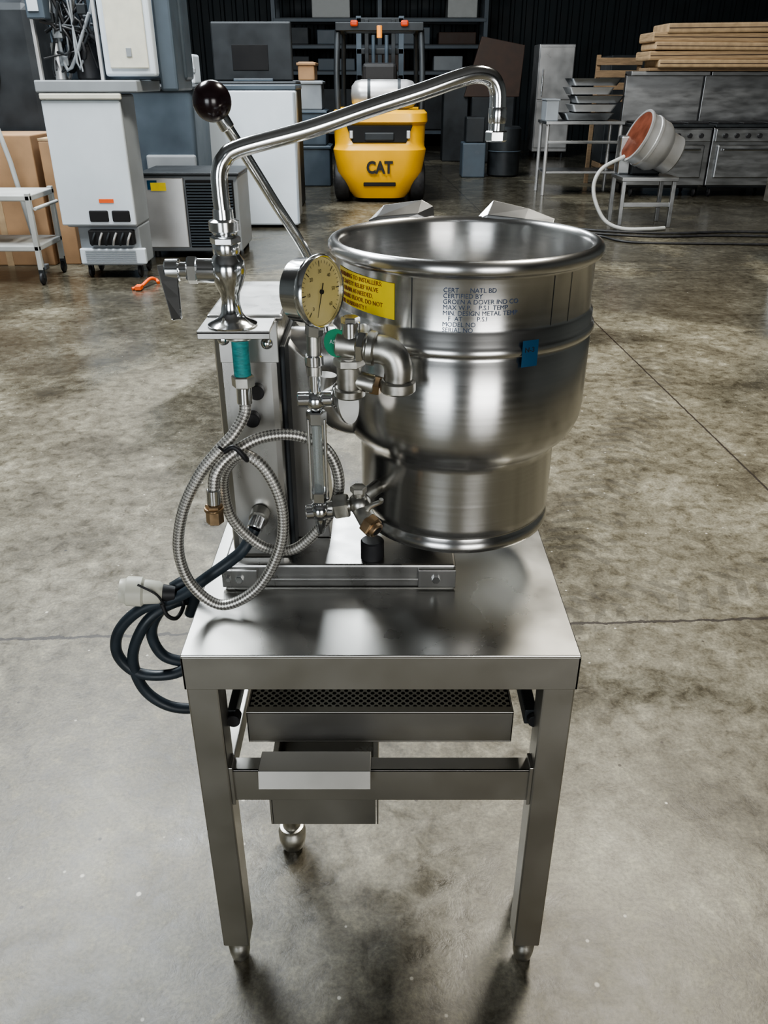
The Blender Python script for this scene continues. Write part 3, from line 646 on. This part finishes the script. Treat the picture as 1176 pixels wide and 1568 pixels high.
pole=empty('loose_metal_rail',(-3.2,7.6,0)); tube('rail',[(-3.10,7.6,.02),(-3.20,7.58,.9),(-3.42,7.62,1.9)],.022,grayl,pole,8,1); box('rail_end',-3.14,-3.06,7.57,7.65,.0,.04,grayp,pole,.005)
ost=empty('orange_ratchet_strap',(-1.98,6.9,0)); 
tube('strap',[(-2.06,6.75,.012),(-2.0,6.8,.02),(-1.96,6.95,.05),(-1.93,7.02,.03),(-1.90,6.98,.012)],.014,orange,ost,8,6); box('buckle',-2.03,-1.98,6.72,6.80,.005,.04,orange,ost,.005)

# ---------------------------------------------------------------- right background
rg=empty('commercial_range_line',(4.8,13,0))
for k,(xa,xb) in enumerate(((3.5,4.62),(4.64,5.76),(5.78,6.9))):
    box('body_%d'%k,xa,xb,12.65,13.45,.16,.92,bgsteel,rg,.01); box('back_%d'%k,xa,xb,13.35,13.45,.92,1.60,bgsteel,rg,.01); box('shelf_%d'%k,xa,xb,13.1,13.45,1.56,1.62,bgsteel,rg,.01)
    box('top_%d'%k,xa,xb,12.6,13.4,.92,.96,dark,rg,.01); box('control_%d'%k,xa+.02,xb-.02,12.6,12.66,.74,.90,bgsteel,rg,.01)
    box('oven_door_%d'%k,xa+.08,xb-.08,12.61,12.66,.26,.70,bgsteel,rg,.02); cyl('oven_handle_%d'%k,(xa+.15,12.57,.64),(xb-.15,12.57,.64),.015,chrome,rg,10); box('kick_%d'%k,xa+.05,xb-.05,12.72,13.4,.12,.16,dark,rg,.01)
    box('gap_%d'%k,xb-.01,xb+.03,12.7,13.4,.16,.9,vdark,rg,0)
    for j in range(6): cyl('knob_%d_%d'%(k,j),(xa+.15+j*.16,12.6,.82),(xa+.15+j*.16,12.56,.82),.032,black,rg,14)
    for j in range(3): box('grate_%d_%d'%(k,j),xa+.05+j*.36,xa+.36+j*.36,12.7,13.25,.96,.985,black,rg,.01)
    for j,x in enumerate((xa+.1,xb-.1)): caster(rg,x,12.75,.16,.06,'_%d%d'%(k,j)); caster(rg,x,13.3,.16,.06,'_b%d%d'%(k,j))
cs=empty('flattened_cardboard_stack',(4.5,13.2,1.9))
z=1.66
for i,(a,b,h,r) in enumerate([(3.80,5.6,.10,.0),(3.66,5.75,.115,-.5),(3.72,5.70,.10,.4),(3.68,5.65,.12,.3),(3.86,5.9,.12,-.6)]):
    box('flat_carton_%d'%i,a,b,12.88+.03*(i%2),13.6,z,z+h,cardf if i%2 else cardd,cs,.02,rot=('Y',r))
    box('carton_seam_%d'%i,a+.02,b-.02,12.875+.03*(i%2),12.9+.03*(i%2),z+h*.48,z+h*.56,brownp,cs,0,rot=('Y',r)); z+=h-.003
box('pallet',3.7,5.9,12.95,13.5,1.62,1.66,wood,cs,.005)
wt=empty('stainless_work_table',(2.8,13.2,0))
box('top',2.3,3.42,12.8,13.5,.95,.99,bgsteel,wt,.005); box('undershelf',2.35,3.38,12.85,13.45,.30,.33,bgsteel,wt,.005); box('rail',2.35,3.38,12.82,12.86,.70,.74,bgsteel,wt,.005)
for i,(x,y) in enumerate(((2.34,12.86),(3.38,12.86),(2.34,13.45),(3.38,13.45))): cyl('leg_%d'%i,(x,y,0),(x,y,.95),.026,tankm,wt)
pn=empty('stacked_steel_pans',(3.0,13.2,1))
for i in range(5): loft('pan_%d'%i,[(1.0+i*.11,.30-.03*(i%2),12.95,13.35,.04),(1.09+i*.11,.36-.04*(i%2),12.9,13.4,.04)],tankm if i%2 else bgsteel,pn,2.92+.06*(i%3))
bu=empty('boxed_equipment_on_shelf',(2.6,13.4,0)); box('carton',2.32,2.50,13.0,13.4,.99,1.25,grayp,bu,.01); box('carton_lid',2.31,2.51,12.99,13.41,1.25,1.27,grayp,bu,.004)
tc_=empty('tall_reach_in_cabinet',(3.5,19.5,0)); box('cab',3.2,3.95,19.3,20,.12,2.15,tankm,tc_,.02); box('door_a',3.22,3.93,19.27,19.3,.2,1.1,tankm,tc_,.01); box('door_b',3.22,3.93,19.27,19.3,1.13,2.1,tankm,tc_,.01)
for i,x in enumerate((3.28,3.87)): cyl('leg_%d'%i,(x,19.4,0),(x,19.4,.14),.03,dark,tc_); cyl('legb_%d'%i,(x,19.9,0),(x,19.9,.14),.03,dark,tc_)
cyl('handle',(3.3,19.24,1.2),(3.3,19.24,1.7),.015,chrome,tc_)
# second kettle tipped on stand
k2=empty('tipped_kettle_on_stand',(3.0,10.1,0))
ax=Vector((-.88,-.10,.42)); kc=(3.06,10.1,.86); q=1.12
lathe('tipped_kettle',[(r*q,h*q) for r,h in [(0,-.25),(.17,-.24),(.19,-.22),(.19,-.10),(.22,-.07),(.245,-.02),(.245,.08),(.255,.085),(.255,.11),(.245,.115),(.245,.20),(.26,.205),(.26,.225),(.235,.225),(.23,.12),(.19,-.08),(.1,-.15),(0,-.17)]],tankm,k2,kc,ax,48)
lathe('kettle_inside_coating',[(r*q,h*q) for r,h in [(.234,.222),(.226,.12),(.186,-.075),(.098,-.145),(0,-.165)]],copper,k2,kc,ax,40)
box('console',2.72,2.86,10.25,10.42,.54,.95,bgsteel,k2,.02)
box('stand_top',2.70,3.34,9.92,10.45,.50,.54,bgsteel,k2,.005); box('stand_mid',2.72,3.32,9.95,9.99,.22,.27,bgsteel,k2,.005)
for i,(x,y) in enumerate(((2.73,9.95),(3.30,9.95),(2.73,10.41),(3.30,10.41))): box('leg_%d'%i,x-.022,x+.022,y-.022,y+.022,0,.5,bgsteel,k2,.004)
box('trunnion',2.86,3.2,10.2,10.36,.54,.80,dark,k2,.02)
tube('pale_hose',[(2.72,10.05,.75),(2.45,9.95,.62),(2.38,9.9,.40),(2.5,9.8,.12),(2.7,9.72,.022),(3.0,9.68,.022),(3.2,9.75,.022)],.022,grayl,k2,10,6)
cb=empty('floor_cable',(3.2,9.4,0)); tube('cable',[(1.9,9.95,.012),(2.5,9.6,.012),(3.2,9.45,.012),(4.0,9.55,.012),(5.2,9.4,.012)],.016,black,cb,8,6); tube('cable_b',[(2.0,9.6,.012),(2.9,9.25,.012),(3.8,9.3,.012),(5.2,9.1,.012)],.014,black,cb,8,6); tube('cable_c',[(1.7,9.0,.012),(2.3,9.3,.012),(2.6,8.9,.012),(3.6,8.8,.012),(5.2,8.7,.012)],.012,black,cb,8,6)
ew=empty('dark_machine_crate',(2.0,18.5,0)); box('crate',1.75,2.6,18.2,19,0,1.2,dark,ew,.02); prism('leaning_panel',[(1.6,1.2),(2.7,1.2),(2.75,2.1),(1.9,2.25)],'y',18.3,18.45,brownp,ew,.01); box('crate_b',1.2,1.7,18.4,19,0,1.5,dark,ew,.02)
mm=empty('row_of_machines',(4.5,17,0))
for i,(x0,x1,h,m) in enumerate([(4.1,4.9,1.9,dark),(5.0,5.9,2.3,slate),(6.0,6.9,1.8,dark),(7.0,8.2,2.5,dark)]):
    box('machine_%d'%i,x0,x1,16.8,17.6,.1,h,m,mm,.02); box('machine_door_%d'%i,x0+.06,x1-.06,16.77,16.8,.3,h-.25,m,mm,.01); box('skid_%d'%i,x0,x1,16.85,17.5,0,.1,wood,mm,.01)
wb=empty('small_timber_crate',(3.9,14.6,0))
for i in range(4): box('slat_%d'%i,3.3,4.0,14.4,14.44,1.2+i*.17,1.3+i*.17,wood,wb,.004)
for i,x in enumerate((3.3,3.94)): box('post_%d'%i,x,x+.06,14.44,14.5,0,1.85,wood,wb,.004)
bl=empty('drum_and_boxes',(1.9,15,0))
cyl('drum',(2.1,15.6,0),(2.1,15.6,.8),.28,dark,bl,28); lathe('drum_ring',[(.285,0),(.295,.01),(.285,.02)],slate,bl,(2.1,15.6,.4)); box('bin_a',1.35,1.75,15.3,15.8,0,.55,slate,bl,.02); box('bin_b',1.40,1.72,15.35,15.75,.55,.95,dark,bl,.02)
sl=empty('steel_machine_leg',(3.6,7.4,0)); prism('leg',[(3.38,0),(3.46,0),(3.60,.55),(3.5,.55)],'y',7.2,7.3,white,sl,.01); box('leg_body',3.45,4.4,7.1,7.9,.55,1.0,bgsteel,sl,.01); cyl('leg_rear',(4.2,7.8,0),(4.2,7.8,.56),.03,bgsteel,sl)

# pallet racking on the far wall
rk=empty('pallet_racking',(0,23,0))
for i,x in enumerate((-2.6,-.1,2.4)):
    for j,y in enumerate((22.4,23.4)): box('upright_%d%d'%(i,j),x-.05,x+.05,y-.04,y+.04,0,4.2,slate,rk,.005)
for k,z in enumerate((.3,1.6,2.15,2.7,3.3,3.9)):
    for j,y in enumerate((22.36,23.4)): box('beam_%d%d'%(k,j),-2.6,2.4,y-.02,y+.04,z,z+.07,slate,rk,.005)
    box('deck_%d'%k,-2.6,2.4,22.4,23.4,z+.07,z+.09,dark,rk,0)
for i,(x0,x1,z0,z1,m) in enumerate([(-1.7,-.8,2.79,3.2,grayl),(1.5,2.2,2.79,3.2,grayl),(-2.3,-1.8,1.69,2.0,dark),(-.4,.5,1.69,2.1,brownp),(-2.2,-.6,.39,1.3,dark),(.3,2.0,.39,1.4,dark),(.2,1.1,2.24,2.6,slate),(-1.6,-.9,2.24,2.55,slate),(1.2,1.9,1.69,2.0,grayp),(-2.4,-1.8,2.24,2.6,dark),(1.3,2.2,2.24,2.5,brownp),(-1.6,-.7,1.69,1.95,slate)]):
    box('load_%d'%i,x0,x1,22.5,23.3,z0,z1,m,rk,.02)

# ---------------------------------------------------------------- lights
def area(name,loc,rot,sx,sy,e,col):
    l=bpy.data.lights.new(name,'AREA'); l.shape='RECTANGLE'; l.size=sx; l.size_y=sy; l.energy=e; l.color=col
    o=bpy.data.objects.new(name,l); COL.objects.link(o); o.location=loc; o.rotation_euler=[math.radians(a) for a in rot]; return o
area('skylight_left',(-3.2,5.8,6.4),(0,0,0),1.8,4.5,740,(.92,.97,1))
area('skylight_right',(2.2,4.8,6.4),(0,0,0),1.0,2.2,430,(1,.95,.84))
area('skylight_far',(-1.2,11.8,6.4),(0,0,0),2.4,5,470,(.90,.96,1))
area('added_fill_left',(-4,-8.9,1.8),(90,0,0),4,3.5,260,(.92,.97,1))  # added lamp in an unseen rear opening, puts bright streaks on the steel
area('added_fill_right',(3.5,-8.9,1.8),(90,0,0),4,3.5,260,(1,.98,.94))  # second added fill lamp behind the camera, warmer, source unseen
w=bpy.data.worlds.new('world'); S.world=w; w.use_nodes=True
bg=w.node_tree.nodes['Background']; bg.inputs[0].default_value=(.75,.85,1,1); bg.inputs[1].default_value=.8
try:
    S.view_settings.view_transform='AgX'; S.view_settings.look='AgX - Medium High Contrast'
except Exception: pass
S.view_settings.exposure=.35

# ---------------------------------------------------------------- camera
cd=bpy.data.cameras.new('camera'); cam=bpy.data.objects.new('camera',cd); COL.objects.link(cam)
cam.location=(0,0,1.5+UP); cam.rotation_euler=(math.radians(62),0,0)
cd.sensor_fit='VERTICAL'; cd.sensor_height=36; cd.lens=28.7; cd.clip_start=.02
S.camera=cam
